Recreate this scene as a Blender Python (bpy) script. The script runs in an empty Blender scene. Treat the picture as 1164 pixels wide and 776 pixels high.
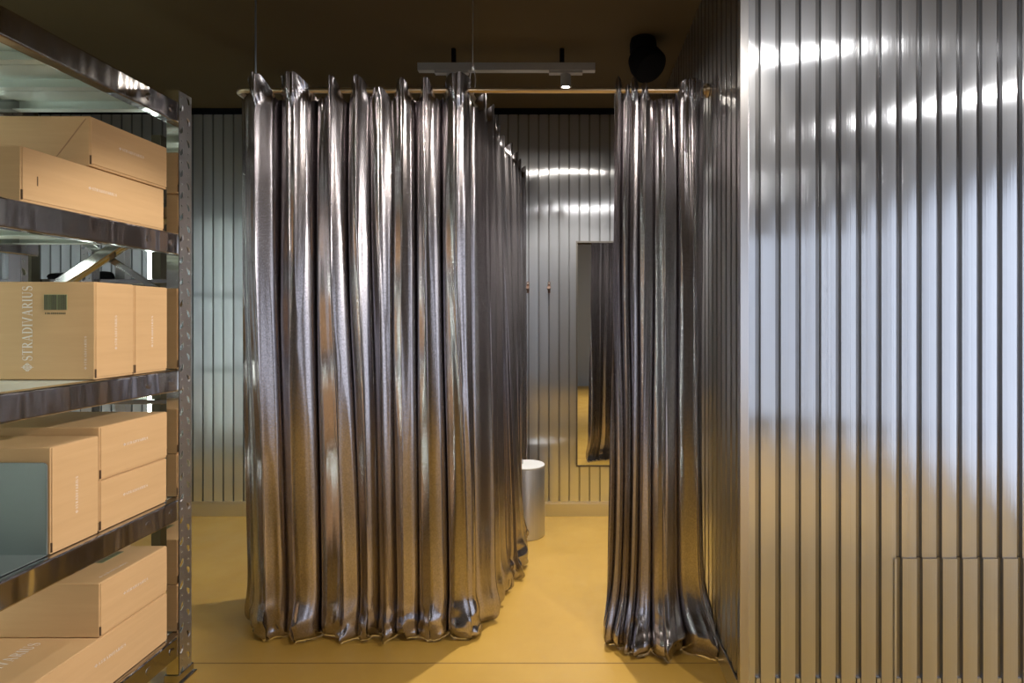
import bpy, math, random
import numpy as np
from math import sin, cos, pi, radians as R

C = bpy.context.scene.collection
sc = bpy.context.scene
rng = np.random.RandomState(7)
random.seed(3)
FPX, VX, VY, H = 660.0, 650.0, 360.0, 1.3          # focal length in pixels, vanishing point, eye height

# ------------------------------------------------------------------ helpers
class MB:
    def __init__(s): s.v = []; s.f = []
    def add(s, vs, fs):
        o = len(s.v); s.v += [tuple(map(float, p)) for p in vs]; s.f += [tuple(i+o for i in f) for f in fs]; return s
    def box(s, x0, x1, y0, y1, z0, z1):
        return s.add([(x0,y0,z0),(x1,y0,z0),(x1,y1,z0),(x0,y1,z0),(x0,y0,z1),(x1,y0,z1),(x1,y1,z1),(x0,y1,z1)],
                     [(3,2,1,0),(4,5,6,7),(0,1,5,4),(1,2,6,5),(2,3,7,6),(3,0,4,7)])
    def tube(s, pts, r, n=12, cap=True, closed=False):
        P = [np.array(p, float) for p in pts]; m = len(P); vs = []; fs = []
        rr = r if hasattr(r, '__len__') else [r]*m
        prev = None
        for i in range(m):
            if closed: t = P[(i+1) % m]-P[i-1]
            else: t = P[min(i+1,m-1)]-P[max(i-1,0)]
            t = t/(np.linalg.norm(t)+1e-12)
            if prev is None:
                a = np.array([0,0,1.]) if abs(t[2]) < .9 else np.array([1.,0,0])
            else: a = prev
            u = a-t*np.dot(a,t); u /= np.linalg.norm(u)+1e-12; prev = u
            w = np.cross(t,u)
            for k in range(n):
                q = 2*pi*k/n; vs.append(P[i]+rr[i]*(u*cos(q)+w*sin(q)))
        L = m if closed else m-1
        for i in range(L):
            j = (i+1) % m
            for k in range(n):
                fs.append((i*n+k, i*n+(k+1)%n, j*n+(k+1)%n, j*n+k))
        if cap and not closed:
            fs.append(tuple(range(n))[::-1]); fs.append(tuple((m-1)*n+k for k in range(n)))
        return s.add(vs, fs)
    def lathe(s, prof, c=(0,0,0), n=48, M=None):
        vs = []; fs = []; m = len(prof)
        for r, z in prof:
            for k in range(n):
                q = 2*pi*k/n; p = np.array([r*cos(q), r*sin(q), z])
                if M is not None: p = M @ p
                vs.append(p+np.array(c))
        for i in range(m-1):
            for k in range(n): fs.append((i*n+k, i*n+(k+1)%n, (i+1)*n+(k+1)%n, (i+1)*n+k))
        fs.append(tuple(range(n))[::-1]); fs.append(tuple((m-1)*n+k for k in range(n)))
        return s.add(vs, fs)
    def prism(s, poly, axis, a0, a1):
        """poly of 2D points extruded along axis (0,1,2)"""
        n = len(poly); vs = []
        for a in (a0, a1):
            for p in poly:
                q = list(p); q.insert(axis, a); vs.append(q)
        fs = [tuple(range(n))[::-1], tuple(range(n, 2*n))]
        for i in range(n): fs.append((i, (i+1)%n, n+(i+1)%n, n+i))
        return s.add(vs, fs)

def obj(name, mb, mat, parent=None, smooth=False, bevel=0, seg=2, angle=40):
    me = bpy.data.meshes.new(name)
    off = np.array(parent['_o']) if parent is not None else np.zeros(3)
    V = np.array(mb.v)-off
    me.from_pydata(V.tolist(), [], mb.f); me.update()
    me.materials.append(mat)
    o = bpy.data.objects.new(name, me); C.objects.link(o)
    if parent is not None:
        root = parent['_e']; o.parent = root
    import bmesh
    bm = bmesh.new(); bm.from_mesh(me); bmesh.ops.recalc_face_normals(bm, faces=bm.faces); bm.to_mesh(me); bm.free()
    if smooth:
        me.polygons.foreach_set('use_smooth', [True]*len(me.polygons))
        if angle < 180: me.set_sharp_from_angle(angle=R(angle))
    if bevel:
        b = o.modifiers.new('bevel', 'BEVEL'); b.width = bevel; b.segments = seg; b.limit_method = 'ANGLE'; b.angle_limit = R(40)
    return o

def thing(name, label, cat, loc, group=None):
    e = bpy.data.objects.new(name, None); e.empty_display_size = .1; C.objects.link(e); e.location = loc
    e['label'] = label; e['category'] = cat
    if group: e['group'] = group
    return {'_e': e, '_o': loc}
def sub(o, parent):                                   # o (mesh part) used as parent of a sub-part
    return {'_e': o, '_o': parent['_o']}
def tag(o, label, cat, group=None):
    o['label'] = label; o['category'] = cat
    if group: o['group'] = group
    return o
def struct(name, mb, mat, mat2=None, **k):
    o = obj(name, mb, mat, **k); o['kind'] = 'structure'
    if mat2:
        o.data.materials.append(mat2)
        for i in mb.second: o.data.polygons[i].material_index = 1
    return o

# ------------------------------------------------------------------ materials
def newmat(name):
    m = bpy.data.materials.new(name); m.use_nodes = True
    nt = m.node_tree; b = nt.nodes['Principled BSDF']; return m, nt, b
def N(nt, t, **k):
    n = nt.nodes.new(t)
    for a, v in k.items():
        if a in n.inputs.keys(): n.inputs[a].default_value = v
        else: setattr(n, a, v)
    return n
def coords(nt, scale=(1,1,1), kind='Object'):
    tc = N(nt, 'ShaderNodeTexCoord'); mp = N(nt, 'ShaderNodeMapping'); mp.inputs['Scale'].default_value = scale
    nt.links.new(tc.outputs[kind], mp.inputs['Vector']); return mp.outputs['Vector']
def noise(nt, vec, scale=5, detail=3, rough=.5):
    n = N(nt, 'ShaderNodeTexNoise'); n.inputs['Scale'].default_value = scale; n.inputs['Detail'].default_value = detail
    n.inputs['Roughness'].default_value = rough; nt.links.new(vec, n.inputs['Vector']); return n.outputs['Fac']
def ramp(nt, fac, a, b, p0=0., p1=1.):
    r = N(nt, 'ShaderNodeValToRGB'); e = r.color_ramp.elements
    e[0].position = p0; e[1].position = p1; e[0].color = (*a,1); e[1].color = (*b,1)
    nt.links.new(fac, r.inputs['Fac']); return r.outputs['Color']
def rng_map(nt, fac, lo, hi, f0=0., f1=1.):
    r = N(nt, 'ShaderNodeMapRange'); nt.links.new(fac, r.inputs['Value'])
    r.inputs['From Min'].default_value = f0; r.inputs['From Max'].default_value = f1
    r.inputs['To Min'].default_value = lo; r.inputs['To Max'].default_value = hi; return r.outputs['Result']
def bump(nt, b, fac, strength, dist):
    n = N(nt, 'ShaderNodeBump'); n.inputs['Strength'].default_value = strength; n.inputs['Distance'].default_value = dist
    nt.links.new(fac, n.inputs['Height']); nt.links.new(n.outputs['Normal'], b.inputs['Normal'])
def simple(name, col, rough=.5, metal=0., spec=.5):
    m, nt, b = newmat(name); b.inputs['Base Color'].default_value = (*col,1)
    b.inputs['Roughness'].default_value = rough; b.inputs['Metallic'].default_value = metal
    b.inputs['Specular IOR Level'].default_value = spec; return m
def emit(name, col, s):
    m, nt, b = newmat(name); b.inputs['Base Color'].default_value = (*col,1)
    b.inputs['Emission Color'].default_value = (*col,1); b.inputs['Emission Strength'].default_value = s; return m

def aluminium(name, axis, base=(.82,.86,.93), rough=.17, aniso=1.0):
    """rolled aluminium sheet, fine vertical rolling lines: reflections smear sideways"""
    m, nt, b = newmat(name)
    b.inputs['Metallic'].default_value = 1
    v = coords(nt, (90, 90, .25)); f = noise(nt, v, 1.0, 3, .6)
    nt.links.new(ramp(nt, f, tuple(c*.86 for c in base), tuple(min(1,c*1.1) for c in base), .3, .7), b.inputs['Base Color'])
    v2 = coords(nt, (3, 3, 1.5)); f2 = noise(nt, v2, 1.0, 4, .6)
    nt.links.new(rng_map(nt, f2, rough-.03, rough+.03, .3, .7), b.inputs['Roughness'])
    b.inputs['Anisotropic'].default_value = aniso
    t = N(nt, 'ShaderNodeCombineXYZ'); t.inputs['X'].default_value = axis[0]; t.inputs['Y'].default_value = axis[1]; t.inputs['Z'].default_value = axis[2]
    nt.links.new(t.outputs[0], b.inputs['Tangent'])
    b2 = N(nt, 'ShaderNodeBsdfPrincipled'); b2.inputs['Metallic'].default_value = 1
    b2.inputs['Base Color'].default_value = (*base, 1); b2.inputs['Roughness'].default_value = .48; b2.inputs['Anisotropic'].default_value = .5
    nt.links.new(t.outputs[0], b2.inputs['Tangent'])
    mx = N(nt, 'ShaderNodeMixShader'); mx.inputs[0].default_value = .30
    nt.links.new(b.outputs[0], mx.inputs[1]); nt.links.new(b2.outputs[0], mx.inputs[2])
    nt.links.new(mx.outputs[0], nt.nodes['Material Output'].inputs['Surface'])
    v3 = coords(nt, (280, 280, .1)); bump(nt, b, noise(nt, v3, 1.0, 2, .5), .40, .002)
    return m
M = {}
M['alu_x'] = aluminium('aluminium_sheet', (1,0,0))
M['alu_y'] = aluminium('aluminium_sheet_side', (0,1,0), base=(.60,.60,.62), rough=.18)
M['shade_groove_x'] = aluminium('aluminium_groove_shade', (1,0,0), base=(.42,.43,.45))  # same sheet in the grooves, recess shade put into a darker base
M['shade_groove_y'] = aluminium('aluminium_groove_shade_side', (0,1,0), base=(.36,.36,.37), rough=.18)  # side wall grooves, shade painted in the same way
M['alu_trim'] = simple('aluminium_trim', (.72,.72,.74), .28, 1)

def steel(name, base, rough, wav=.5):
    m, nt, b = newmat(name); b.inputs['Metallic'].default_value = 1
    b.inputs['Base Color'].default_value = (*base,1); b.inputs['Roughness'].default_value = rough
    bump(nt, b, noise(nt, coords(nt, (3,11,2)), 1.0, 1.6, .4), wav, .0085); return m
M['steel'] = steel('polished_steel', (.50,.49,.49), .12, 1.0)
M['flange'] = steel('polished_flange', (.82,.80,.78), .07, .15)
M['post'] = steel('perforated_steel', (.74,.73,.74), .36, .4)
M['deck'] = simple('galvanised_deck', (.62,.67,.62), .4, .25)
M['zinc'] = simple('zinc_plate', (.17,.20,.20), .38, .25)

m, nt, b = newmat('ochre_resin_floor'); M['floor'] = m
v = coords(nt, (1,1,1)); f = noise(nt, v, 2.2, 5, .6)
nt.links.new(ramp(nt, f, (.46,.272,.050), (.53,.322,.064), .3, .7), b.inputs['Base Color'])
nt.links.new(rng_map(nt, noise(nt, v, 6, 4, .6), .36, .50, .3, .7), b.inputs['Roughness'])
bump(nt, b, noise(nt, v, 60, 3, .5), .05, .002)
b.inputs['Specular IOR Level'].default_value = .45

m, nt, b = newmat('dark_ceiling'); M['ceil'] = m
f = noise(nt, coords(nt), 1.5, 3, .5)
nt.links.new(ramp(nt, f, (.075,.054,.026), (.085,.062,.031)), b.inputs['Base Color']); b.inputs['Roughness'].default_value = .9
b.inputs['Specular IOR Level'].default_value = .1

m, nt, b = newmat('metallic_lame_fabric'); M['lame'] = m
b.inputs['Metallic'].default_value = 1
f = noise(nt, coords(nt, (220,220,160)), 1.0, 2, .6)
nt.links.new(ramp(nt, f, (.37,.345,.358), (.50,.468,.485), .35, .65), b.inputs['Base Color'])
b.inputs['Roughness'].default_value = .20
bump(nt, b, noise(nt, coords(nt, (260,260,120)), 1.0, 2, .6), .28, .0012)

def card(name, a, c):
    m, nt, b = newmat(name)
    f = noise(nt, coords(nt, (4,4,60)), 1.0, 4, .6)
    nt.links.new(ramp(nt, f, a, c, .25, .75), b.inputs['Base Color']); b.inputs['Roughness'].default_value = .75
    b.inputs['Specular IOR Level'].default_value = .25
    bump(nt, b, noise(nt, coords(nt, (30,30,220)), 1.0, 2, .5), .08, .001); return m
M['card'] = card('kraft_cardboard', (.54,.345,.17), (.59,.38,.195))
M['card_edge'] = simple('cardboard_slot', (.10,.055,.025), .9)
M['white_ink'] = simple('white_ink', (.80,.74,.68), .6)
M['dark_ink'] = simple('dark_green_ink', (.075,.075,.035), .7)
M['pale_ink'] = simple('barcode_ground', (.30,.33,.17), .7)
M['brass'] = simple('brushed_brass', (.62,.50,.34), .3, 1)
M['wire'] = simple('steel_wire', (.6,.6,.6), .35, 1)
M['track'] = simple('grey_track_metal', (.40,.39,.38), .45, .6)
M['black'] = simple('matt_black', (.004,.004,.005), .9, 0, .08)
M['black2'] = simple('black_grille', (.007,.007,.008), .9, 0, .1)
M['mirror'] = simple('mirror_glass', (.86,.88,.86), .015, 1)
M['hook'] = simple('brown_leather', (.07,.03,.015), .5)
M['stool'] = aluminium('brushed_stool', (0,0,1), base=(.62,.60,.58), rough=.33, aniso=.4)
M['stool_top'] = simple('white_stool_top', (.62,.62,.62), .55)
M['plaster'] = simple('pale_plaster', (.30,.30,.32), .8)
M['dark_wall'] = simple('dark_wall', (.05,.048,.045), .8)
M['led'] = emit('led_tube', (.86,1.0,.90), 14)
M['led_fill'] = emit('led_tube_fill', (.86,1.0,.90), 40)
M['led_floor_fill'] = emit('led_line', (1.0,.97,.93), 22)
M['lens'] = emit('lamp_lens', (1.0,.92,.80), 25)

# ------------------------------------------------------------------ setting
CEIL, YB, XS, YF = 2.66, 3.79, .557, 1.915
XL, XR, Y0 = -3.7, 3.1, -3.4
o = struct('floor', MB().box(XL-.1, XR+.1, Y0-.1, YB+.1, -.05, 0), M['floor'])
struct('trim_1', MB().box(XL, XS-.012, 2.178, 2.183, -.001, .0006), simple('floor_joint', (.25,.14,.035), .6))
struct('ceiling', MB().box(XL-.1, XR+.1, Y0-.1, YB+.1, CEIL, CEIL+.05), M['ceil'])

PITCH, PAN, DEP = .0664, .0475, .011
def rib_profile(L, start=0., PAN=PAN):
    """list of (t, depth) for ribbed sheet: flat pans with a recessed groove between"""
    out = []; t = -start
    g = PITCH-PAN
    while t < L:
        for k in range(7):
            q = k/6; out.append((t+q*PAN, -.0009*(1-(2*q-1)**2)))
        out.append((t+PAN+.003, DEP)); out.append((t+PAN+g*.5, DEP)); out.append((t+PITCH-.003, DEP))
        t += PITCH
    res = []
    for a, d in out:
        if 0 <= a <= L: res.append((a, d))
    if res[0][0] > 0: res.insert(0, (0, res[0][1]))
    if res[-1][0] < L: res.append((L, res[-1][1]))
    return res
def sheet(mb, P0, along, outn, L, z0, z1, start=0., off=0., pan=PAN):
    """ribbed sheet from P0 (xy), running 'along', outer normal outn"""
    pr = rib_profile(L, start, pan); vs = []; fs = []
    for t, d in pr:
        x = P0[0]+along[0]*t+outn[0]*(off-d); y = P0[1]+along[1]*t+outn[1]*(off-d)
        vs += [(x,y,z0),(x,y,z1)]
    for i in range(len(pr)-1): fs.append((2*i, 2*i+2, 2*i+3, 2*i+1))
    base = len(mb.f); mb.add(vs, fs); mb.second = getattr(mb, 'second', set())
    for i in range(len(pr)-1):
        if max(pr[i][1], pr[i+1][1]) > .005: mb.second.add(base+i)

BZ = .095
PT = 2.62
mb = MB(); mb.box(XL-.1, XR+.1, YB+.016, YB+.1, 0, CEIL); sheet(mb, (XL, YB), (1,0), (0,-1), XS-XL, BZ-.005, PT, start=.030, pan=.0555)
struct('wall_back', mb, M['alu_x'], aluminium('aluminium_groove_shade_back', (1,0,0), base=(.50,.51,.53)))  # darker groove base paints in the recess shade here too
mb = MB(); mb.box(XL, XS-.014, YB-.004, YB+.02, 0, BZ-.012); mb.box(XL, XS-.014, YB-.002, YB+.02, BZ-.012, BZ)
struct('baseboard_back', mb, M['alu_trim'], bevel=.001)
struct('shadow_gap_strip', MB().box(XL, XS, YB-.006, YB+.02, PT, CEIL), M['black'])  # black strip painted in for the shadow gap above the panels
# partition: return wall running back and face turned to the camera, both clad in ribbed sheet
mb = MB(); mb.box(XS+.024, XS+.10, YF+.025, YB+.02, 0, CEIL)
sheet(mb, (XS, YF+.012), (0,1), (-1,0), YB-YF-.012, BZ-.005, CEIL, start=.02)
struct('wall_side', mb, M['alu_y'], M['shade_groove_y'])
mb = MB(); mb.box(XS+.02, XR, YF+.024, YF+.10, 0, CEIL)
sheet(mb, (XS+.012, YF), (1,0), (0,-1), XR-XS-.012, BZ-.010, CEIL, start=.012)
x_lap = XS+.012-.012+7*PITCH+PAN-.008
sheet(mb, (x_lap, YF), (1,0), (0,-1), XR-x_lap, BZ-.010, .505, start=PAN-.008, off=.0045)
for i in range(1, 30):
    xx = XS+.012-.012+i*PITCH-(PITCH-PAN)/2
    if xx > XR-.05: break
    mb.box(xx-.006, xx+.006, YF-.001, YF+.012, BZ-.012, BZ+.014)
struct('wall_right', mb, M['alu_x'], M['shade_groove_x'])
mb = MB(); mb.box(XS-.006, XS+.018, YF+.03, YB, 0, BZ-.01); struct('baseboard_side', mb, M['alu_trim'], bevel=.001)
mb = MB(); mb.box(XS+.02, XR, YF-.004, YF+.018, 0, BZ-.012); struct('baseboard_right', mb, M['alu_trim'], bevel=.001)
mb = MB(); mb.prism([(XS-.003, YF-.004),(XS+.026, YF-.004),(XS+.026, YF+.002),(XS+.003, YF+.002),(XS+.003, YF+.026),(XS-.003, YF+.026)], 2, 0, CEIL)
struct('trim_3', mb, M['alu_trim'], bevel=.0015)
# rest of the shop, behind and beside the camera
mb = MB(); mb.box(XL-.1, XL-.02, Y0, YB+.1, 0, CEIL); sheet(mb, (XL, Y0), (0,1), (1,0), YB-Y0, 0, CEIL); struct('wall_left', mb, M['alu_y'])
struct('wall_far_right', MB().box(XR, XR+.1, Y0, -1.6, 0, CEIL).box(XR, XR+.1, 1.3, YF+.1, 0, CEIL).box(XR, XR+.1, -1.6, 1.3, 2.3, CEIL), M['plaster'])
mb = MB()
for y in (-1.575, -.15, 1.275): mb.box(XR+.02, XR+.08, y-.025, y+.025, 0, 2.3)
mb.box(XR+.02, XR+.08, -1.6, 1.3, 0, .08); mb.box(XR+.02, XR+.08, -1.6, 1.3, 2.24, 2.3)
struct('window_2', mb, M['track'])  # window added out of view to light curtains and box faces from the right
mb = MB()
for x0, x1, z0, z1 in ((XL-.1, 1.1, 0, CEIL), (2.7, XR+.1, 0, CEIL), (1.1, 2.7, 2.35, CEIL)): mb.box(x0, x1, Y0-.1, Y0, z0, z1)
struct('wall_front', mb, M['plaster'])
mb = MB()
for n_, xs_ in ((1, (1.125, 1.9, 2.675)),):
    mb = MB()
    for x in xs_: mb.box(x-.025, x+.025, Y0-.08, Y0-.02, 0, 2.35)
    mb.box(xs_[0], xs_[2], Y0-.08, Y0-.02, 0, .08); mb.box(xs_[0], xs_[2], Y0-.08, Y0-.02, 2.29, 2.35)
    struct('window_%d' % n_, mb, M['track'])

# ------------------------------------------------------------------ curtain rods
RY, RZ, RR = 2.36, 2.219, .0105
def arc(cx, cy, r, a0, a1, n=9): return [(cx+r*cos(a0+(a1-a0)*i/n), cy+r*sin(a0+(a1-a0)*i/n)) for i in range(n+1)]
t = thing('curtain_rod', 'slim brass coloured rod carrying the shiny curtains, wall bracket at its right end', 'curtain rod', (-.4, RY, RZ))
pts = [(-1.366, YB), (-1.366, 2.6)] + arc(-1.366+.035, RY+.035, .035, pi, 1.5*pi) + [(-.9, RY), (-.418, RY), (0, RY), (XS-.02, RY)]
obj('front_rail', MB().tube([(x,y,RZ) for x,y in pts], RR, 14), M['brass'], t, smooth=True)
obj('side_rail', MB().tube([(-.418, RY, RZ), (-.40, 2.8, RZ), (-.345, YB-.012, RZ)], RR, 14), M['brass'], t, smooth=True)
mb = MB(); My = np.array([[0,0,1],[0,1,0],[-1,0,0]], float)
mb.lathe([(.014,0),(.014,.008),(.017,.010),(.017,.030),(.028,.032),(.028,.043)], (XS-.046, RY, RZ), 24, My)
obj('wall_bracket', mb, M['brass'], t, smooth=True, angle=30)

t = thing('suspension_wire', 'straight thin steel hanger from ceiling to rod above left curtain edge', 'wire', (-1.285, RY, RZ+RR))
obj('rod', MB().tube([(-1.285, RY, RZ+RR), (-1.285, RY, CEIL-.004)], .0035, 10), simple('blue_steel', (.35,.40,.48), .35, 1), t, smooth=True)
obj('ceiling_fixing', MB().lathe([(.012, CEIL-.012), (.012, CEIL)], (-1.285, RY, 0), 20), M['wire'], t)
obj('collar', MB().lathe([(.013, -.012), (.013, .012)], (-1.285, RY, RZ), 20, My), M['wire'], t)

t = thing('suspension_wire', 'thin steel cable with looped end and crimp sleeve holding the rod corner', 'wire', (-.402, RY, RZ+RR))
obj('cable', MB().tube([(-.402, RY, CEIL-.004), (-.403, RY, RZ+.09)], .0022, 8), M['wire'], t, smooth=True)
obj('loop', MB().tube([(-.403+.011*sin(a)*(1 if a < pi else 1), RY+.004*sin(a*2), RZ+.035+.052*cos(a)) for a in np.linspace(0, 2*pi, 28, endpoint=False)], .0022, 8, closed=True), M['wire'], t, smooth=True)
obj('crimp_sleeve', MB().lathe([(.004, RZ+.082),(.0065, RZ+.086),(.0065, RZ+.104),(.004, RZ+.108)], (-.403, RY, 0), 14), M['wire'], t, smooth=True)
obj('ceiling_fixing', MB().lathe([(.012, CEIL-.012), (.012, CEIL)], (-.402, RY, 0), 20), M['wire'], t)

# ------------------------------------------------------------------ curtains
def lerp_noise(x, seed, n=4096):
    r = np.random.RandomState(seed).rand(n)
    i = np.floor(x).astype(int); f = x-i; f = f*f*(3-2*f)
    return r[i % n]*(1-f)+r[(i+1) % n]*f
def noise2(x, y, seed, n=512):
    r = np.random.RandomState(seed).rand(n, n)
    i = np.floor(x).astype(int); j = np.floor(y).astype(int); f = x-i; g = y-j
    f = f*f*(3-2*f); g = g*g*(3-2*g)
    a = r[i%n, j%n]; b_ = r[(i+1)%n, j%n]; c = r[i%n, (j+1)%n]; d = r[(i+1)%n, (j+1)%n]
    return (a*(1-f)+b_*f)*(1-g)+(c*(1-f)+d*f)*g

def curtain(path, crests, seed, nu, nv, floor_path=None, amp_top=.036, amp_bot=.048, pool=.0, wr=1.0, name='curtain'):
    """path: dense polyline (xy) of the rod; crests: arc positions (m) of the outward folds with tuple(s, height)"""
    P = np.array(path); seg = np.linalg.norm(np.diff(P, axis=0), axis=1); S = np.concatenate([[0], np.cumsum(seg)]); L = S[-1]
    s = np.linspace(0, L, nu)
    px = np.interp(s, S, P[:,0]); py = np.interp(s, S, P[:,1])
    if floor_path is not None:
        F = np.array(floor_path); fs_ = np.linalg.norm(np.diff(F, axis=0), axis=1); FS = np.concatenate([[0], np.cumsum(fs_)]); FS = FS/FS[-1]*L
        fx = np.interp(s, FS, F[:,0]); fy = np.interp(s, FS, F[:,1])
    else: fx, fy = px, py
    cs = np.array([c[0] for c in crests]); ch = np.array([c[1] for c in crests]); cw = np.array([c[2] for c in crests])
    order = np.argsort(cs); cs = cs[order]; ch = ch[order]; cw = cw[order]
    v = np.linspace(0, 1, nv)**.92
    U, Vv = np.meshgrid(s, v, indexing='ij')
    # base: rod plan above, floor plan below
    w = Vv**1.3
    BX = px[:,None]*(1-w)+fx[:,None]*w; BY = py[:,None]*(1-w)+fy[:,None]*w
    dX = np.gradient(BX, axis=0); dY = np.gradient(BY, axis=0); ln = np.hypot(dX, dY)+1e-9; TX, TY = dX/ln, dY/ln
    k = np.ones(25)/25
    def sm(A):
        pad = np.pad(A, ((12,12),(0,0)), 'edge'); return np.apply_along_axis(lambda c: np.convolve(c, k, 'valid'), 0, pad)
    TX, TY = sm(TX), sm(TY); ln = np.hypot(TX, TY); TX, TY = TX/ln, TY/ln
    NX, NY = TY, -TX                                     # outward for a left-to-right path seen from -Y
    # phase with drift of each fold on its way down
    wob = (lerp_noise(U*5+7, seed+1)-.5)
    Us = U + .052*(noise2(U*5, Vv*1.3, seed+2)-.5)*np.clip(Vv*1.8, 0, 1) + .010*(noise2(U*14, Vv*3, seed+3)-.5)*np.clip(Vv*2, 0, 1)
    idx = np.arange(len(cs))*1.0
    ext = np.concatenate([[cs[0]-(cs[1]-cs[0])], cs, [cs[-1]+(cs[-1]-cs[-2])]]); ei = np.concatenate([[-1], idx, [len(cs)]])
    ph = np.interp(Us, ext, ei); pht = np.interp(U, ext, ei)
    wid = np.interp(Us, .5*(ext[1:]+ext[:-1]), np.diff(ext))     # local spacing
    cosn = np.cos(2*pi*ph)
    shape = 2*np.abs(np.cos(pi*ph))**.62-1
    amp = (amp_top*(1-Vv)+amp_bot*Vv)*np.clip(wid/.12, .5, 1.3)
    d = amp*shape*(.62+.76*noise2(U*6.5, Vv*1.1, seed+22))
    hgt = np.interp(U, cs, ch)
    # omega folds: cloth swings sideways at the flanks
    tang = -.30*wid*np.sin(4*pi*ph)*.30*np.clip(.4+Vv, 0, 1)
    # secondary long vertical folds, sharper
    def ridged(fu, fv, sd): return 1-np.abs(2*noise2(Us*fu+11, Vv*fv+3, sd)-1)
    d += .021*(ridged(17, .8, seed+5)-.5)*np.clip(.35+1.2*Vv, 0, 1)
    d += wr*.0078*(ridged(36, 1.2, seed+6)-.5) + wr*.0036*(ridged(57, 1.7, seed+30)-.5)
    d += .0018*(ridged(80, 2.0, seed+7)-.5)
    
    # gathers that fan out from the hitching points at the top
    top = np.exp(-Vv/.05)
    d += .010*top*(ridged(70, 3, seed+9)-.5)
    # softly crumpled cloth low down
    low = np.exp(-((1-Vv)/.07)**1.6)
    msk = np.clip((noise2(U*5, U*0+3, seed+20)-.30)*4, .15, 1)
    low2 = np.exp(-((1-Vv)/.045)**2)
    d += .020*low*(noise2(Us*13, Vv*14, seed+10)-.5) + wr*1.25*low2*msk*(.034*(noise2(Us*19+Vv*25, Vv*38, seed+21)-.5) + .026*(ridged(26, 42, seed+11)-.5) + .010*(ridged(60, 80, seed+12)-.5))
    # height of cloth: crests climb over the rod, valleys sag under it
    g = np.clip((1+np.cos(2*pi*pht))/2, 0, 1)
    ztop = RZ-.044+.018*(noise2(U*16, U*0, seed+13)-.5)+U*0
    gate = U*0
    for c_, h_, w_ in zip(cs, ch, cw):
        q = np.exp(-(np.abs(U-c_)/w_)**4); ztop = np.maximum(ztop, ztop*(1-q)+(RZ+h_+.010*(noise2(U*60, U*0+c_*9, seed+18)-.5))*q)
        if h_ > 0: gate = np.maximum(gate, q)
    drop = .002+.006*np.clip(noise2(U*8, U*0+2, seed+14)-.45, 0, 1)
    # crest cloth balloons over the floor and tucks under
    belly = np.exp(-((Vv-.968)/.028)**2)*(.3+1.4*noise2(U*7, U*0+5, seed+19))
    tuck = np.clip((Vv-.985)/.015, 0, 1)
    d += .012*belly*(.5+g) - .025*tuck**2
    zz = ztop*(1-Vv)+drop*Vv
    zz = np.maximum(zz, .0045)
    if pool:
        pw = np.exp(-((1-Vv)/.07)**2); d += pool*pw*(.3+noise2(U*7, Vv*5, seed+16))
    # near the rod keep the cloth just clear of it, in front at crests and behind in valleys
    # folded-down triangles of cloth where a wide crest is draped over the rod
    for c_, h_, w_ in zip(cs, ch, cw):
        if w_ > .036: d += .011*np.clip(((zz-(RZ-.075))-1.9*np.abs(U-c_-.006))/.010, 0, 1)*(zz < RZ+.1)
    near = np.exp(-((zz-RZ)/.030)**4)
    d = d*(1-near)+near*(gate*np.maximum(d, .0150+.008*g)+(1-gate)*np.minimum(d, -.0150))
    X = BX+NX*d+TX*tang; Y = BY+NY*d+TY*tang
    X = np.minimum(X, XS-.012); Y = np.minimum(Y, YB-.02)
    vs = np.stack([X, Y, np.maximum(zz, .004)], -1).reshape(-1, 3)
    i = np.arange(nu-1)[:,None]*nv+np.arange(nv-1)[None,:]
    fs = np.stack([i, i+nv, i+nv+1, i+1], -1).reshape(-1, 4)
    me = bpy.data.meshes.new(name)
    me.from_pydata(vs.tolist(), [], fs.tolist()); me.update()
    me.polygons.foreach_set('use_smooth', [True]*len(me.polygons)); me.materials.append(M['lame'])
    o = bpy.data.objects.new(name, me); C.objects.link(o); return o

def dense(pts, n=400):
    P = np.array(pts, float); seg = np.linalg.norm(np.diff(P, axis=0), axis=1); S = np.concatenate([[0], np.cumsum(seg)])
    s = np.linspace(0, S[-1], n); return np.stack([np.interp(s, S, P[:,0]), np.interp(s, S, P[:,1])], -1)
K = FPX/RY
fx = lambda px: (px-VX)/K
side = lambda y: -.418+(y-RY)/(YB-RY)*.073
pA = [(-1.355, 2.74), (-1.35, 2.44), (-1.33, 2.385), (-1.30, RY)] + [(-1.0, RY), (-.46, RY)] + arc(-.46, RY+.045, .045, 1.5*pi, 2*pi, 6)[1:] + [(side(y), y) for y in (2.5, 2.9, 3.3, 3.765)]
dA = dense(pA)
SA = np.concatenate([[0], np.cumsum(np.linalg.norm(np.diff(dA, axis=0), axis=1))])
def s_at(x, y): return SA[np.argmin((dA[:,0]-x)**2+(dA[:,1]-y)**2)]
crA = [(s_at(-1.355, 2.62), .03, .03), (s_at(-1.35, 2.47), .03, .03)]
crA += [(s_at(fx(x), RY), (103-ty)/K, w/K) for x, ty, w in ((299,90,12),(336,88,18),(381,91,8),(409,89,10),(432,101,9),(457,91,9),(486,92,8),(519,87,15))]
crA += [(s_at(side(y), y), h, .032) for y, h in ((2.47,.035),(2.60,.030),(2.74,.03),(2.88,.03),(3.03,.03),(3.18,.03),(3.34,.03),(3.50,.03),(3.66,.03))]
flA = [(-1.33, 2.74), (-1.31, 2.47), (-1.285, 2.40), (-1.25, 2.37), (-1.0, 2.355), (-.47, 2.36), (-.42, 2.40), (-.40, 2.5), (-.36, 2.75), (-.30, 3.02), (-.325, 3.15), (-.37, 3.4), (-.36, 3.74)]
o = curtain(dA, crA, 21, 1300, 170, floor_path=dense(flA), name='curtain')
tag(o, 'wide metallic silver curtain wrapped round the left fitting booth, pooling on the floor', 'curtain', 'silver booth curtains')
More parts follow.
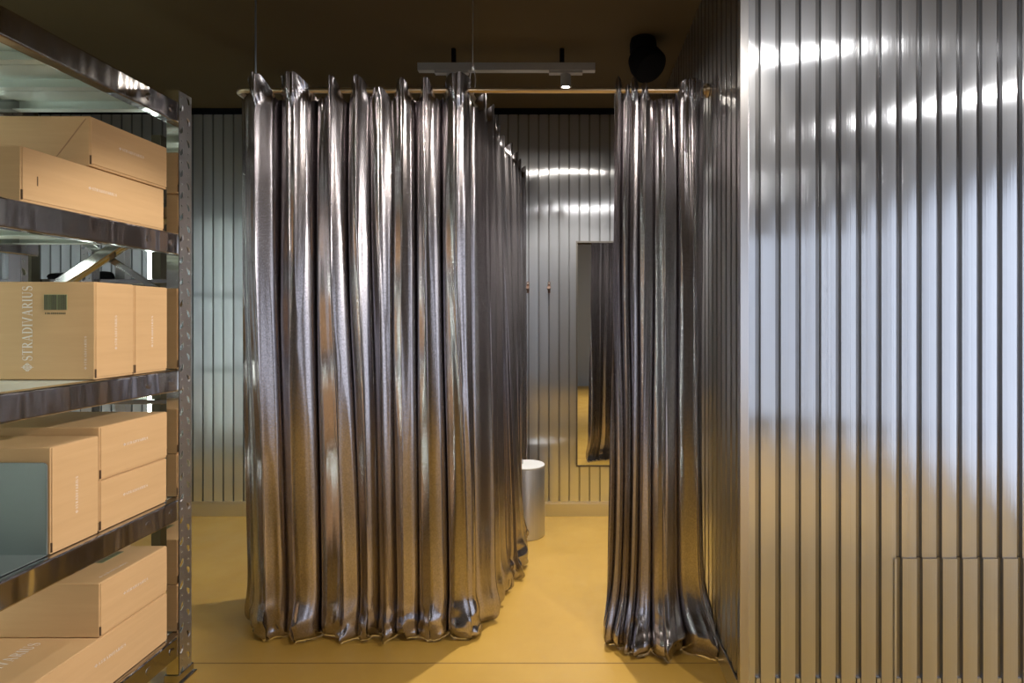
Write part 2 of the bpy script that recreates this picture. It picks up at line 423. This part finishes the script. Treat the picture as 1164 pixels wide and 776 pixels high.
pB = dense([(fx(699), RY), (.53, RY)])
crB = [(fx(x)-fx(699), (103-ty)/K, w/K) for x, ty, w in ((703,88,4),(713,98,3.5),(721,88,5),(733,95,5),(752,114,9),(786,93,19))]
flB = dense([(.155, 2.36), (.20, 2.33), (.30, 2.29), (.40, 2.29), (.48, 2.33), (.515, 2.37)])
o = curtain(pB, crB, 57, 620, 170, floor_path=flB, amp_top=.022, amp_bot=.05, pool=.09, wr=1.35, name='curtain')
tag(o, 'narrow metallic silver curtain gathered against the right wall, hem bunched on floor', 'curtain', 'silver booth curtains')

# ------------------------------------------------------------------ track light, speaker
def spot_head(par, x, y, zt, zb, r=.026):
    hd = obj('lamp_head', MB().lathe([(.012, zt), (r, zt-.006), (r, zb+.006), (r+.003, zb+.005), (r+.003, zb), (r-.004, zb), (r-.005, zb+.008)], (x,y,0), 28), M['track'], par, smooth=True, angle=35)
    obj('lens', MB().lathe([(r-.006, zb+.005), (r-.006, zb+.007)], (x,y,0), 24), M['lens'], sub(hd, par))
def track(label, x0, x1, y, heads, axis='x', zt=CEIL):
    z = zt-.055
    t = thing('track_light', label, 'track light', ((x0+x1)/2 if axis == 'x' else x0, y if axis == 'x' else 0, zt), 'ceiling spot tracks')
    return t, z
TY_ = 2.95
t = thing('track_light', 'short grey ceiling track with cylinder spots above the booth', 'track light', (-.35, TY_, CEIL))
obj('rail', MB().box(-.78, .118, TY_-.018, TY_+.018, 2.545, 2.585), M['track'], t, bevel=.002)
for x in (-.05, -.60): obj('ceiling_mount', MB().lathe([(.012, 2.585), (.012, CEIL)], (x, TY_, 0), 24), M['black'], t, smooth=True, angle=35)
for x in (-.61, -.031):
    obj('adapter', MB().box(x-.085, x+.085, TY_-.016, TY_+.016, 2.532, 2.546), M['track'], t, bevel=.002)
    spot_head(t, x, TY_, 2.534, 2.464)

SY = 2.85
t = thing('ceiling_speaker', 'round black speaker hanging tilted from the dark ceiling', 'speaker', (.36, SY, CEIL))
Mt = np.array([[cos(.5),0,-sin(.5)],[0,1,0],[sin(.5),0,cos(.5)]]) @ np.array([[1,0,0],[0,cos(-.5),-sin(-.5)],[0,sin(-.5),cos(-.5)]])
obj('mount', MB().lathe([(.060, CEIL), (.066, CEIL-.025), (.066, CEIL-.06), (.04, CEIL-.075)], (.350, SY, 0), 36), M['black'], t, smooth=True, angle=50)
obj('housing', MB().lathe([(.05,.050),(.074,.040),(.086,.0),(.086,-.048),(.080,-.056)], (.362, SY, CEIL-.108), 40, Mt), M['black'], t, smooth=True, angle=50)
obj('grille', MB().lathe([(.077,-.050),(.077,-.058),(.06,-.064),(.02,-.067)], (.362, SY, CEIL-.108), 40, Mt), M['black2'], t, smooth=True, angle=50)

# ------------------------------------------------------------------ booth: mirror, hooks, stool
t = thing('wall_mirror', 'tall narrow thin-framed mirror on ribbed wall inside the right booth', 'mirror', (.28, YB-.03, .33))
mx0, mx1, mz0, mz1, my = .027, .52, .33, 1.79, YB-.034
obj('mirror_glass', MB().box(mx0+.008, mx1-.008, my+.003, my+.01, mz0+.008, mz1-.008), M['mirror'], t)
mb = MB(); mb.box(mx0, mx1, my, YB+.004, mz1-.01, mz1).box(mx0, mx1, my, YB+.004, mz0, mz0+.01).box(mx0, mx0+.01, my, YB+.004, mz0+.01, mz1-.01).box(mx1-.01, mx1, my, YB+.004, mz0+.01, mz1-.01)
obj('frame', mb, simple('dark_mirror_frame', (.12,.11,.10), .4, .8), t)
for x, lab in ((-.286, 'small dark brown leather hook on ribbed wall, nearer the stool'), (-.148, 'small dark brown leather hook on ribbed wall, nearer the mirror')):
    t = thing('wall_hook', lab, 'hook', (x, YB, 1.48), 'booth wall hooks')
    obj('strap', MB().box(x-.008, x+.008, YB-.012, YB+.002, 1.455, 1.53), M['hook'], t, bevel=.003)
    obj('peg', MB().tube([(x, YB-.010, 1.482), (x, YB-.035, 1.480), (x, YB-.048, 1.490)], [.009,.010,.012], 14), M['hook'], t, smooth=True)
    obj('screw', MB().lathe([(.005,0),(.004,.003)], (x, YB-.012, 1.518), 12, np.array([[1,0,0],[0,0,-1],[0,1,0]],float)), M['wire'], t)
sx, sy = -.272, 3.47
t = thing('stool', 'small cylindrical metal stool with white round top beside the curtain', 'stool', (sx, sy, 0))
obj('body', MB().lathe([(.106,0),(.110,.003),(.110,.404),(.108,.408)], (sx,sy,0), 64), M['stool'], t, smooth=True, angle=35)
obj('seat_top', MB().lathe([(.108,.408),(.110,.411),(.110,.418),(.107,.421),(.0,.421)], (sx,sy,0), 64), M['stool_top'], t, smooth=True, angle=35)

# ------------------------------------------------------------------ lettering
def ribbon(mb2, pts, ws):
    P = np.array(pts, float); T = np.gradient(P, axis=0); T /= (np.linalg.norm(T, axis=1)[:,None]+1e-9); Nn = np.stack([-T[:,1], T[:,0]], -1)
    a = P+Nn*np.array(ws)[:,None]/2; b_ = P-Nn*np.array(ws)[:,None]/2
    n = len(P); mb2['v'] += a.tolist()+b_.tolist(); o_ = len(mb2['v'])-2*n
    mb2['f'] += [(o_+i, o_+n+i, o_+n+i+1, o_+i+1) for i in range(n-1)]
def bar(mb2, x0, y0, x1, y1):
    o_ = len(mb2['v']); mb2['v'] += [[x0,y0],[x1,y0],[x1,y1],[x0,y1]]; mb2['f'].append((o_,o_+1,o_+2,o_+3))
TK, TN, SF = .15, .05, .045
def curve(cx, cy, rx, ry, a0, a1, n=14): return [(cx+rx*cos(R(a0+(a1-a0)*i/n)), cy+ry*sin(R(a0+(a1-a0)*i/n))) for i in range(n+1)]
def serif(g, x, y): bar(g, x-.14, y, x+.14, y+SF)
def glyph(ch):
    g = {'v': [], 'f': []}
    if ch == 'I': bar(g, .14-TK/2, 0, .14+TK/2, 1); serif(g, .14, 0); serif(g, .14, 1-SF); return g, .28
    if ch == 'T':
        bar(g, .36-TK/2, 0, .36+TK/2, 1); serif(g, .36, 0); bar(g, .02, 1-.055, .70, 1); bar(g, .02, .76, .06, 1); bar(g, .66, .76, .70, 1); return g, .72
    if ch in 'AV':
        f = (lambda y: y) if ch == 'A' else (lambda y: 1-y)
        ribbon(g, [(.10, f(0)), (.36, f(1))], [TN, TN]); ribbon(g, [(.36, f(1)), (.66, f(0))], [TK, TK])
        if ch == 'A': bar(g, .2, .30, .58, .30+TN)
        for x in (.10, .66): bar(g, x-.13, f(0) if ch == 'A' else 1-SF, x+.13, SF if ch == 'A' else 1)
        return g, .78
    if ch == 'D':
        bar(g, .10, 0, .10+TK, 1); c = curve(.30, .5, .40, .475, -90, 90, 18)
        ribbon(g, c, [TN+(TK-TN)*cos(R(-90+180*i/18))**1.3 for i in range(19)]); bar(g, .02, 0, .32, TN); bar(g, .02, 1-TN, .32, 1); return g, .80
    if ch == 'R':
        bar(g, .10, 0, .10+TK, 1); serif(g, .17, 0); c = curve(.32, .735, .25, .24, -90, 90, 14)
        ribbon(g, c, [TN+(TK-TN)*cos(R(-90+180*i/14))**1.3 for i in range(15)]); bar(g, .02, 1-TN, .34, 1); bar(g, .2, .47, .34, .47+TN)
        ribbon(g, [(.34,.50),(.66,.02)], [TK*.9, TK*.9]); bar(g, .60, 0, .76, SF); return g, .76
    if ch == 'U':
        bar(g, .10, .3, .10+TK, 1); bar(g, .62, .3, .62+TN, 1); c = curve(.41, .32, .235, .29, 180, 360, 14)
        ribbon(g, c, [TK+(TN-TK)*i/14 for i in range(15)]); serif(g, .17, 1-SF); serif(g, .645, 1-SF); return g, .80
    if ch == 'S':
        c = curve(.30, .745, .20, .23, 25, 265, 14)+curve(.30, .27, .22, .25, 80, -160, 14)
        n = len(c); ribbon(g, c, [TN+(TK*1.1-TN)*math.exp(-((i-n/2)/(n*.2))**2) for i in range(n)])
        bar(g, .45, .70, .49, .98); bar(g, .07, .02, .11, .32); return g, .58
def emblem():
    g = {'v': [], 'f': []}
    ribbon(g, curve(.5, .5, .30, .42, 0, 360, 30), [.07]*31); ribbon(g, [(.5, -.12), (.5, 1.12)], [.05, .05])
    ribbon(g, curve(.5, .5, .13, .34, 0, 360, 24), [.05]*25)
    ribbon(g, curve(.16, .5, .13, .16, 60, 300, 12), [.06]*13); ribbon(g, curve(.84, .5, .13, .16, -120, 120, 12), [.06]*13)
    ribbon(g, [(.0,.5),(1.0,.5)], [.045,.045]); return g, 1.05
def word(text, gap=.10, logo=True):
    V = []; F = []; x = 0
    items = ([emblem()] if logo else []) + [glyph(c) for c in text]
    for i, (g, w) in enumerate(items):
        o_ = len(V); V += [(p[0]+x, p[1]) for p in g['v']]; F += [tuple(k+o_ for k in f) for f in g['f']]; x += w+gap+(.12 if logo and i == 0 else 0)
    return V, F, x-gap
WORD = word('STRADIVARIUS'); WORD_S = word('STRADIVARIUS', gap=.16)
def letter(mb, wd, org, ex, ey, length, height, n):
    """lay the word on a plane: origin, unit vectors, thickness along n"""
    V, F, L = wd; ex, ey, org, n = map(np.array, (ex, ey, org, n))
    vs = [org+ex*(p[0]/L*length)+ey*(p[1]*height)+n*.0006 for p in V]; mb.add(vs, F); return mb

# ------------------------------------------------------------------ shelving rack
RX0, RX1, RYF, RYN = -1.99, -1.39, 2.052, .30
def perforated(mb, y0, w, z0, z1, x, flip=1, thick=.003, axis='y'):
    """perforated flange in the plane x = const (axis y) or y = const (axis x)"""
    cell = .038; n = int((z1-z0)/cell); ch = (z1-z0)/n
    def P(u, z, d): return (x-flip*d, u, z) if axis == 'y' else (u, x-flip*d, z)
    for c in range(2):
        for r in range(n):
            u0, u1 = y0+w*c/2, y0+w*(c+1)/2; a, b_ = z0+r*ch, z0+(r+1)*ch
            cu, cz = (u0+u1)/2, (a+b_)/2
            rect = [(u1,cz),(u1,b_),(cu,b_),(u0,b_),(u0,cz),(u0,a),(cu,a),(u1,a)]
            if (r+c) % 2:
                hole = [(cu+.0038*cos(q*pi/4), cz+.0038*sin(q*pi/4)) for q in range(8)]
            else:
                sg = 1 if c else -1
                hole = []
                for q in range(8):
                    e, f = .0098*cos(q*pi/4), .0165*sin(q*pi/4)
                    if f > 0: e *= .55
                    an = .5*sg; hole.append((cu+e*cos(an)-f*sin(an), cz+e*sin(an)+f*cos(an)))
            vs = []; 
            for d in (0, thick):
                vs += [P(u,z,d) for u,z in rect]+[P(u,z,d) for u,z in hole]
            fs = []
            for q in range(8):
                q2 = (q+1) % 8
                fs += [(q,q2,8+q2,8+q), (16+q,24+q,24+q2,16+q2), (8+q,8+q2,24+q2,24+q)]
            mb.add(vs, fs)
def post(par, x, y, zt, sx_, sy_, perf=True):
    """L-angle post at corner x,y; flange along sy_ perforated, flange along sx_ plain"""
    mb = MB()
    ya, yb = (y, y+.07*sy_); 
    if perf: perforated(mb, min(ya,yb), .07, .02, zt, x, flip=-sx_)
    else: mb.box(min(x, x+sx_*.003), max(x, x+sx_*.003), min(ya,yb), max(ya,yb), .02, zt)
    pp = obj('post', mb, M['post'], par)
    mb = MB(); mb.box(min(x, x+sx_*.042), max(x, x+sx_*.042), min(y, y+.004*sy_), max(y, y+.004*sy_), .02, zt)
    obj('flange', mb, M['flange'], sub(pp, par))
    mb = MB(); mb.box(min(x-sx_*.012, x+sx_*.055), max(x-sx_*.012, x+sx_*.055), min(y-.01*sy_, y+.085*sy_), max(y-.01*sy_, y+.085*sy_), 0, .006)
    mb.box(min(x-sx_*.004, x+sx_*.05), max(x-sx_*.004, x+sx_*.05), min(y-.004*sy_, y+.078*sy_), max(y-.004*sy_, y+.078*sy_), .006, .035)
    obj('foot_plate', mb, M['steel'], sub(pp, par), bevel=.002)
rack = thing('shelving_rack', 'polished steel shelving rack with perforated posts holding cardboard boxes', 'shelving rack', (RX1-.3, 1.2, 0))
post(rack, RX1, RYF, 2.10, -1, 1); post(rack, RX0, RYF, 2.10, 1, 1)
post(rack, RX1, RYN, 2.10, -1, -1); post(rack, RX0, RYN, 2.10, 1, -1)
SHELF = (.172, .655, 1.113, 1.596, 2.063)
for z in SHELF:
    for xa, xb, s_ in ((RX1-.046, RX1-.003, 1), (RX0+.003, RX0+.046, -1)):
        bm_ = MB().box(xa, xb, RYN-.06, RYF+.068, z-.076, z-.001)
        bo = obj('beam', bm_, M['steel'], rack, bevel=.006, seg=3)
        xo = xb if s_ > 0 else xa
        for yy in (RYF-.03, RYF-.14):
            mb = MB(); mb.lathe([(.013, -.002), (.012, .002), (.006, .003)], (xo, yy, z-.038), 20, np.array([[0,0,s_],[0,1,0],[-s_,0,0]], float))
            obj('rivet', mb, M['steel'], sub(bo, rack), smooth=True)
    nP = 9; L = (RYF-.002)-(RYN+.01)
    for i in range(nP):
        a = RYN+.01+L*i/nP+.003; b_ = RYN+.01+L*(i+1)/nP-.003; xa, xb = RX0+.046, RX1-.047
        mb = MB(); prof = [(a, z-.002), (b_, z-.002), (b_, z-.042), (b_-.030, z-.042), (b_-.030, z-.039), (b_-.004, z-.039), (b_-.004, z-.006),
              (a+.135, z-.006), (a+.125, z-.020), (a+.075, z-.020), (a+.065, z-.006), (a+.004, z-.006), (a+.004, z-.039), (a+.030, z-.039), (a+.030, z-.042), (a, z-.042)]
        mb.prism(prof, 0, xa, xb)
        obj('deck_panel', mb, M['deck'], rack)
def plank(p, q, wid, th, yy):
    p, q = np.array(p), np.array(q); d = (q-p)/np.linalg.norm(q-p); n = np.array([-d[1], d[0]])*wid/2
    return MB().prism([tuple(p+n), tuple(q+n), tuple(q-n), tuple(p-n)], 1, 0, 1) , yy
def brace(p, q, wid, y0, y1):
    p, q = np.array(p, float), np.array(q, float); d = (q-p)/np.linalg.norm(q-p); n = np.array([-d[1], d[0]])*wid/2
    poly = [p+n, q+n, q-n, p-n]; vs = []
    for yy in (y0, y1): vs += [(a[0], yy, a[1]) for a in poly]
    return MB().add(vs, [(0,1,2,3),(7,6,5,4),(0,4,5,1),(1,5,6,2),(2,6,7,3),(3,7,4,0)])
obj('brace', brace((RX0+.02, 1.325), (RX1-.02, 1.69), .035, RYF+.006, RYF+.046), M['steel'], rack, bevel=.003)
obj('brace', brace((RX0+.02, 1.70), (RX1-.02, 1.34), .022, RYF+.05, RYF+.056), M['steel'], rack, bevel=.001)

# ------------------------------------------------------------------ cardboard boxes on the rack
FXB = -1.41
def carton(label, y0, y1, z0, z1, width, dx=0., text=None, top_text=False, seam='low', slot=True, end_text=False):
    x1 = FXB-dx; x0 = x1-width
    t = thing('cardboard_box', label, 'box', ((x0+x1)/2, (y0+y1)/2, z0), 'cardboard boxes on the rack')
    e = .0012
    body = obj('carton', MB().box(x0, x1-.003, y0+e, y1-e, z0+.0005, z1-e), M['card'], t, bevel=.003, seg=2)
    # front flap on the side facing the aisle, with the small tuck slots at its lower corners
    f = obj('front_flap', MB().box(x1-.0035, x1, y0+.004, y1-.004, z0+.008, z1-.003), M['card'], t, bevel=.0012)
    if slot:
        for ya in (y0+.0022, y1-.0047):
            obj('tuck_slot', MB().box(x1-.004, x1+.0003, ya, ya+.0025, z0+.006, z0+.032), M['card_edge'], t)
    h = z1-z0; yc, zc = (y0+y1)/2, (z0+z1)/2
    if text == 'h':
        letter(mb := MB(), WORD_S, (x1, yc-.055, zc+.004), (0,1,0), (0,0,1), .105, .0085, (1,0,0)); obj('printed_name', mb, M['white_ink'], t)
    if text == 'v':
        letter(mb := MB(), WORD_S, (x1, yc+.005, zc-.060), (0,0,1), (0,-1,0), .105, .0085, (1,0,0)); obj('printed_name', mb, M['white_ink'], t)
    if top_text:
        letter(mb := MB(), WORD_S, (x1-.03, y0+.04, z1-e), (0,1,0), (-1,0,0), .11, .0085, (0,0,1)); obj('printed_name', mb, M['white_ink'], t)
    return t, x0, x1
Z1, Z2, Z3, Z4 = SHELF[3], SHELF[2], SHELF[1], SHELF[0]
# topmost pair
carton('long low cardboard box on the topmost loaded shelf, lower of two stacked', 1.491, 2.015, Z1, Z1+.146, .40, .004, 'h')
t, x0, x1 = carton('cardboard box lying on top of a long low box, highest box of the rack', 1.700, 2.025, Z1+.146, Z1+.294, .44, 0, 'h')
obj('flap_crease', MB().prism([(x1-.115, Z1+.155), (x1-.112, Z1+.155), (x1-.012, Z1+.285), (x1-.015, Z1+.285)], 1, 1.7004, 1.7014), simple('cardboard_crease', (.36,.21,.10), .8), t)
mb = MB(); 
t2 = [o for o in C.objects if o.get('label', '').startswith('long low')][0]
obj('handle_slot', MB().box(FXB-.006, FXB-.0035, 1.535, 1.538, Z1+.05, Z1+.075), M['card_edge'], {'_e': t2, '_o': tuple(t2.location)})
# standing pair
t, x0, x1 = carton('upright cardboard box printed with large white vertical name and barcode', 1.718, 1.871, Z2, Z2+.292, .40, 0, 'v')
KC = FPX/1.718
cx_ = lambda px: (px-VX)/KC
cz_ = lambda py: H+(VY-py)/KC
letter(mb := MB(), WORD, (cx_(36.5), 1.7192, cz_(422)), (0,0,1), (-1,0,0), (422-325)/KC, 11.5/KC, (0,-1,0)); obj('large_name', mb, M['white_ink'], t)
bc = obj('barcode', MB().box(cx_(50), cx_(76), 1.7178, 1.7194, cz_(352), cz_(334.5)), M['pale_ink'], t)
mb = MB(); xx = 50.4
rb = random.Random(5)
while xx < 75:
    w_ = rb.choice((.5,.9,1.4,2.2)); mb.box(cx_(xx), cx_(min(xx+w_, 75.6)), 1.7172, 1.718, cz_(352), cz_(335)); xx += w_+rb.choice((.4,.5,.8))
obj('bars', mb, M['dark_ink'], sub(bc, t))
mb = MB(); xx = 51
while xx < 74:
    mb.box(cx_(xx), cx_(xx+.9), 1.7186, 1.7192, cz_(357), cz_(355)); xx += 1.7 if rb.random() > .15 else 2.6
obj('barcode_digits', mb, M['dark_ink'], t)
letter(mb := MB(), WORD_S, (cx_(98.2), 1.7192, cz_(420)), (0,0,1), (-1,0,0), 38/KC, 2.6/KC, (0,-1,0)); obj('small_name', mb, M['white_ink'], t)
carton('plain upright cardboard box between the barcoded box and the perforated post', 1.873, 2.026, Z2, Z2+.290, .40, 0, 'v')
# third loaded shelf
t, x0, x1 = carton('upright cardboard box left of two stacked boxes, grey plate at its side', 1.572, 1.733, Z3, Z3+.292, .40, 0, 'v')
carton('lower cardboard box of the two stacked beside an upright box', 1.737, 2.026, Z3, Z3+.154, .40, .002, 'h')
carton('upper cardboard box of the two stacked beside an upright box', 1.735, 2.026, Z3+.154, Z3+.316, .40, 0, 'h')
mb = MB(); xr = (53-VX)/(FPX/1.566); zt_ = H-(526-VY)/(FPX/1.566)
poly = [(x1-.39, Z3+.001), (xr, Z3+.001)] + [(xr-.012+.012*cos(a), zt_-.012+.012*sin(a)) for a in np.linspace(0, pi/2, 6)] + [(x1-.39, zt_)]
mb.prism(poly, 1, 1.5655, 1.5695)
mb.prism([(x1-.39, Z3+.001), (xr, Z3+.001), (xr, Z3+.003), (x1-.39, Z3+.003)], 1, 1.44, 1.568)
tag(obj('shelf_divider', mb, M['zinc']), 'grey metal divider plate standing against the side of an upright box', 'divider')
# bottom shelf
t, x0, x1 = carton('large flat cardboard box lying on the lowest shelf under another box', 1.40, 2.026, Z4, Z4+.168, .44, 0, None)
letter(mb := MB(), WORD_S, (x1, 1.715, Z4+.09), (0,1,0), (0,0,1), .12, .009, (1,0,0)); obj('printed_name', mb, M['white_ink'], t)
letter(mb := MB(), word('STRADIVARIUS'), (x1-.15, 1.45, Z4+.167), (0,1,0), (-1,0,0), .26, .035, (0,0,1)); obj('large_name', mb, M['white_ink'], t)
t, x0, x1 = carton('cardboard box on top of the large flat box on lowest shelf', 1.735, 2.026, Z4+.168, Z4+.332, .44, 0, 'h', True)
mb = MB(); bz = Z4+.3310; bc = obj('barcode', MB().box(x1-.165, x1-.11, 1.88, 1.97, bz, bz+.0006), M['pale_ink'], t)
yy = 1.882
while yy < 1.967:
    w_ = rb.choice((.002,.003,.005,.007)); mb.box(x1-.163, x1-.112, yy, yy+w_, bz+.0006, bz+.001); yy += w_+rb.choice((.002,.002,.003))
obj('bars', mb, M['dark_ink'], sub(bc, t))

# ------------------------------------------------------------------ rack against the rear wall, behind the boxes
r2 = thing('shelving_rack', 'rear steel shelving rack against the ribbed wall, seen through the front rack', 'shelving rack', (-2.8, 3.0, 0))
def post2(x, y, zt, perf):
    mb = MB()
    if perf: perforated(mb, x-.025, .05, .0, zt, y, flip=-1, axis='x')
    else: mb.box(x-.025, x+.025, y, y+.003, 0, zt)
    pp = obj('post', mb, M['post'], r2)
    obj('flange', MB().box(x+.022, x+.025, y+.003, y+.05, 0, zt), M['steel'], sub(pp, r2))
post2(-2.35, 2.81, 2.2, True); post2(-3.3, 2.81, 2.2, True)
for x in (-2.35, -3.3): obj('post', MB().box(x-.025, x+.025, 3.02, 3.06, 0, 2.2), M['post'], r2)
for z in (.30, .895, 1.485, 2.1):
    obj('beam', MB().box(-3.3, -1.935, 2.836, 2.86, z-.022, z), M['steel'], r2, bevel=.002)
    obj('beam', MB().box(-3.3, -2.14, 3.0, 3.02, z-.03, z), M['steel'], r2, bevel=.002)
    obj('deck', MB().box(-3.3, -2.14, 2.86, 3.0, z-.010, z-.003), M['deck'], r2)
for x, z0, z1, lab in ((-2.095, .35, 2.13, 'bright vertical light tube behind the boxes, closer to the front rack post'), (-2.655, .35, 2.13, 'bright vertical light tube at the left frame edge behind the boxes')):
    ty = 2.88 if x > -2.3 else 2.795
    t = thing('light_tube', lab, 'light tube', (x, ty+.005, 0), 'vertical light tubes')
    obj('support_post', MB().box(x+.015, x+.062, ty-.01, ty+.037, .006, 2.2).box(x+.0, x+.08, ty-.025, ty+.05, 0, .006), simple('olive_post', (.10,.09,.06), .35, .6), t, bevel=.002)
    obj('tube', MB().tube([(x, ty, z0+.02), (x, ty, z1-.02)], .0075, 16), M['led'], t, smooth=True)
    obj('end_cap', MB().lathe([(.009, z1-.022), (.009, z1)], (x, ty, 0), 16), M['track'], t, smooth=True, angle=35)
    obj('end_cap', MB().lathe([(.009, z0), (.009, z0+.022)], (x, ty, 0), 16), M['track'], t, smooth=True, angle=35)
    for zz in (1.20, 2.09): obj('clip', MB().box(x-.004, x+.017, ty+.003, ty+.011, zz, zz+.02), M['track'], t)
def shoe(x, lab):
    t = thing('shoe', lab, 'shoe', (x, 2.93, 1.482), 'black shoes on the rear rack')
    prof = [(0,.0),(.05,.0),(.052,.02),(.05,.035),(.03,.045),(.012,.05)]
    mb = MB(); secs = [(-.10,.030,.045),(-.07,.040,.055),(-.02,.040,.070),(.04,.036,.085),(.08,.036,.10),(.12,.032,.10)]
    vs = []; n = 14
    for yy, hw, hh in secs:
        for k in range(n):
            a = pi*k/(n-1); vs.append((x+hw*cos(a), 2.93+yy, 1.492+hh*.45*max(sin(a),0)**.8))
    fs = [(i*n+k, i*n+k+1, (i+1)*n+k+1, (i+1)*n+k) for i in range(len(secs)-1) for k in range(n-1)] + [tuple(range(n)), tuple((len(secs)-1)*n+k for k in range(n))]
    obj('upper', mb.add(vs, fs), M['black'], t, smooth=True)
    obj('sole', MB().prism([(x-.034,2.84),(x+.034,2.84),(x+.042,2.88),(x+.036,3.01),(x+.030,3.05),(x-.030,3.05),(x-.036,3.01),(x-.042,2.88)], 2, 1.481, 1.494), M['black2'], t)
for y_, lab in ((.75, 'added unseen light tube brightening the front rack undersides, near end'), (1.55, 'added unseen light tube brightening the front rack undersides, far end')):  # tubes added out of view to brighten the shelf undersides
    t = thing('light_tube', lab, 'light tube', (-2.16, y_, 0), 'vertical light tubes')
    obj('tube', MB().tube([(-2.16, y_, .12), (-2.16, y_, 2.3)], .010, 16), M['led_fill'], t, smooth=True)
    obj('base', MB().lathe([(.06,0),(.06,.012),(.016,.02),(.014,.12)], (-2.16, y_, 0), 24), M['track'], t, smooth=True, angle=35)
shoe(-2.53, 'dark shoe on the rear shelf, left one of the pair'); shoe(-2.43, 'dark shoe on the rear shelf, right one of the pair')

# ------------------------------------------------------------------ shop lamps, inferred and added ones (ceiling behind and beside the camera)
def added_line_lamp(x, y0, y1, lab, w=.03):
    t = thing('added_linear_lamp', lab, 'ceiling lamp', (x, (y0+y1)/2, CEIL), 'added linear ceiling lamps')
    obj('housing', MB().box(x-w, x+w, y0, y1, CEIL-.06, CEIL), M['track'], t, bevel=.003)
    obj('diffuser', MB().box(x-w*.8, x+w*.8, y0+.01, y1-.01, CEIL-.066, CEIL-.06), M['led_floor_fill'], t)
added_line_lamp(1.2, -3.0, -1.5, 'added linear lamp brightening the shop floor behind the viewer, right one')  # added unseen lamp, brightens the floor behind the camera
def spot(x, y, z, tx, ty, tz, power, size=55, blend=.4, rad=.03, col=(1,.90,.78)):
    L = bpy.data.lights.new('spot_light', 'SPOT'); L.energy = power; L.spot_size = R(size); L.spot_blend = blend; L.shadow_soft_size = rad; L.color = col
    o = bpy.data.objects.new('spot_light', L); C.objects.link(o); o.location = (x,y,z)
    import mathutils
    o.rotation_euler = mathutils.Vector((tx-x, ty-y, tz-z)).to_track_quat('-Z', 'Y').to_euler()
TZ = CEIL-.14
t = thing('track_light', 'ceiling track with spots above the aisle between camera and booth', 'track light', (.3, 1.16, CEIL))
obj('rail', MB().box(-.9, 1.2, 1.145, 1.175, CEIL-.04, CEIL), M['track'], t, bevel=.002)
for x in (-.7, .53, 1.0): spot_head(t, x, 1.16, CEIL-.04, TZ)
spot(.53, 1.16, TZ-.02, -.2, 2.5, .9, 34, 75)
spot(1.0, 1.16, TZ-.02, 1.15, 1.15, 0, 75, 95)
spot(-.7, 1.16, TZ-.02, -.8, 2.4, 1.0, 28, 75)
t = thing('track_light', 'ceiling track with one spot at the right of the shop floor', 'track light', (2.44, .83, CEIL))
obj('rail', MB().box(2.0, 2.9, .815, .845, CEIL-.04, CEIL), M['track'], t, bevel=.002)
spot_head(t, 2.44, .83, CEIL-.04, TZ)
spot(2.44, .83, TZ-.02, 1.6, 1.5, 0, 18, 165, .2, .018, (1,.95,.90))
t = thing('track_light', 'added ceiling track with one spot as key light on the boxes', 'track light', (2.4, 1.12, CEIL))
obj('rail', MB().box(2.1, 2.7, 1.105, 1.135, CEIL-.04, CEIL), M['track'], t, bevel=.002)
spot_head(t, 2.40, 1.12, CEIL-.04, TZ)
spot(2.40, 1.12, TZ-.02, -1.4, 1.88, .95, 560, 24.5, .4, .03, (1,.93,.84))  # key light added out of view to brighten the box faces
spot(-.61, TY_, 2.455, -.65, 3.1, 0, 100, 125, .6, .02, (1,.94,.84))
spot(-.031, TY_, 2.455, .02, 3.25, 0, 175, 112, .5, .02, (1,.94,.84))
for x in (-.61, -.031): spot(x, TY_, 2.46, x, TY_+.01, 0, 1.6, 174, .1, .012)
for x in (-.7, 1.0): spot(x, 1.16, TZ-.015, x, 1.3, 0, 5, 168, .1, .02, (1,.95,.90))
spot(.53, 1.16, TZ-.015, .53, 1.17, 0, 4, 174, .1, .012, (1,.95,.90))
t = thing('track_light', 'added ceiling track with three unseen spots brightening the floor behind the viewer', 'track light', (.3, -1.3, CEIL))  # added so the wall reflects a brighter floor
obj('rail', MB().box(-1.6, 2.2, -1.315, -1.285, CEIL-.04, CEIL), M['track'], t, bevel=.002)
for x in (-1.2, .4, 1.8):
    spot_head(t, x, -1.3, CEIL-.04, TZ)
    spot(x, -1.3, TZ-.02, x, -1.2, 0, 130, 80, .5)

# ------------------------------------------------------------------ world, camera, colour
w = bpy.data.worlds.new('world'); sc.world = w; w.use_nodes = True
bg = w.node_tree.nodes['Background']; bg.inputs['Color'].default_value = (.80,.86,1.0,1); bg.inputs['Strength'].default_value = 1.4
cam = bpy.data.cameras.new('camera'); co = bpy.data.objects.new('camera', cam); C.objects.link(co)
co.location = (0, 0, H); co.rotation_euler = (R(90), 0, 0)
cam.sensor_width = 36; cam.lens = FPX/1164*36; cam.shift_x = -(VX-582)/1164; cam.shift_y = (VY-388)/1164; cam.clip_start = .05
sc.camera = co
sc.view_settings.view_transform = 'Standard'; sc.view_settings.look = 'None'; sc.view_settings.gamma = 1
sc.view_settings.use_curve_mapping = False; sc.view_settings.exposure = 0.0
sc.cycles.max_bounces = 10; sc.cycles.diffuse_bounces = 4; sc.cycles.glossy_bounces = 6
sc.cycles.caustics_reflective = True; sc.cycles.sample_clamp_indirect = 6
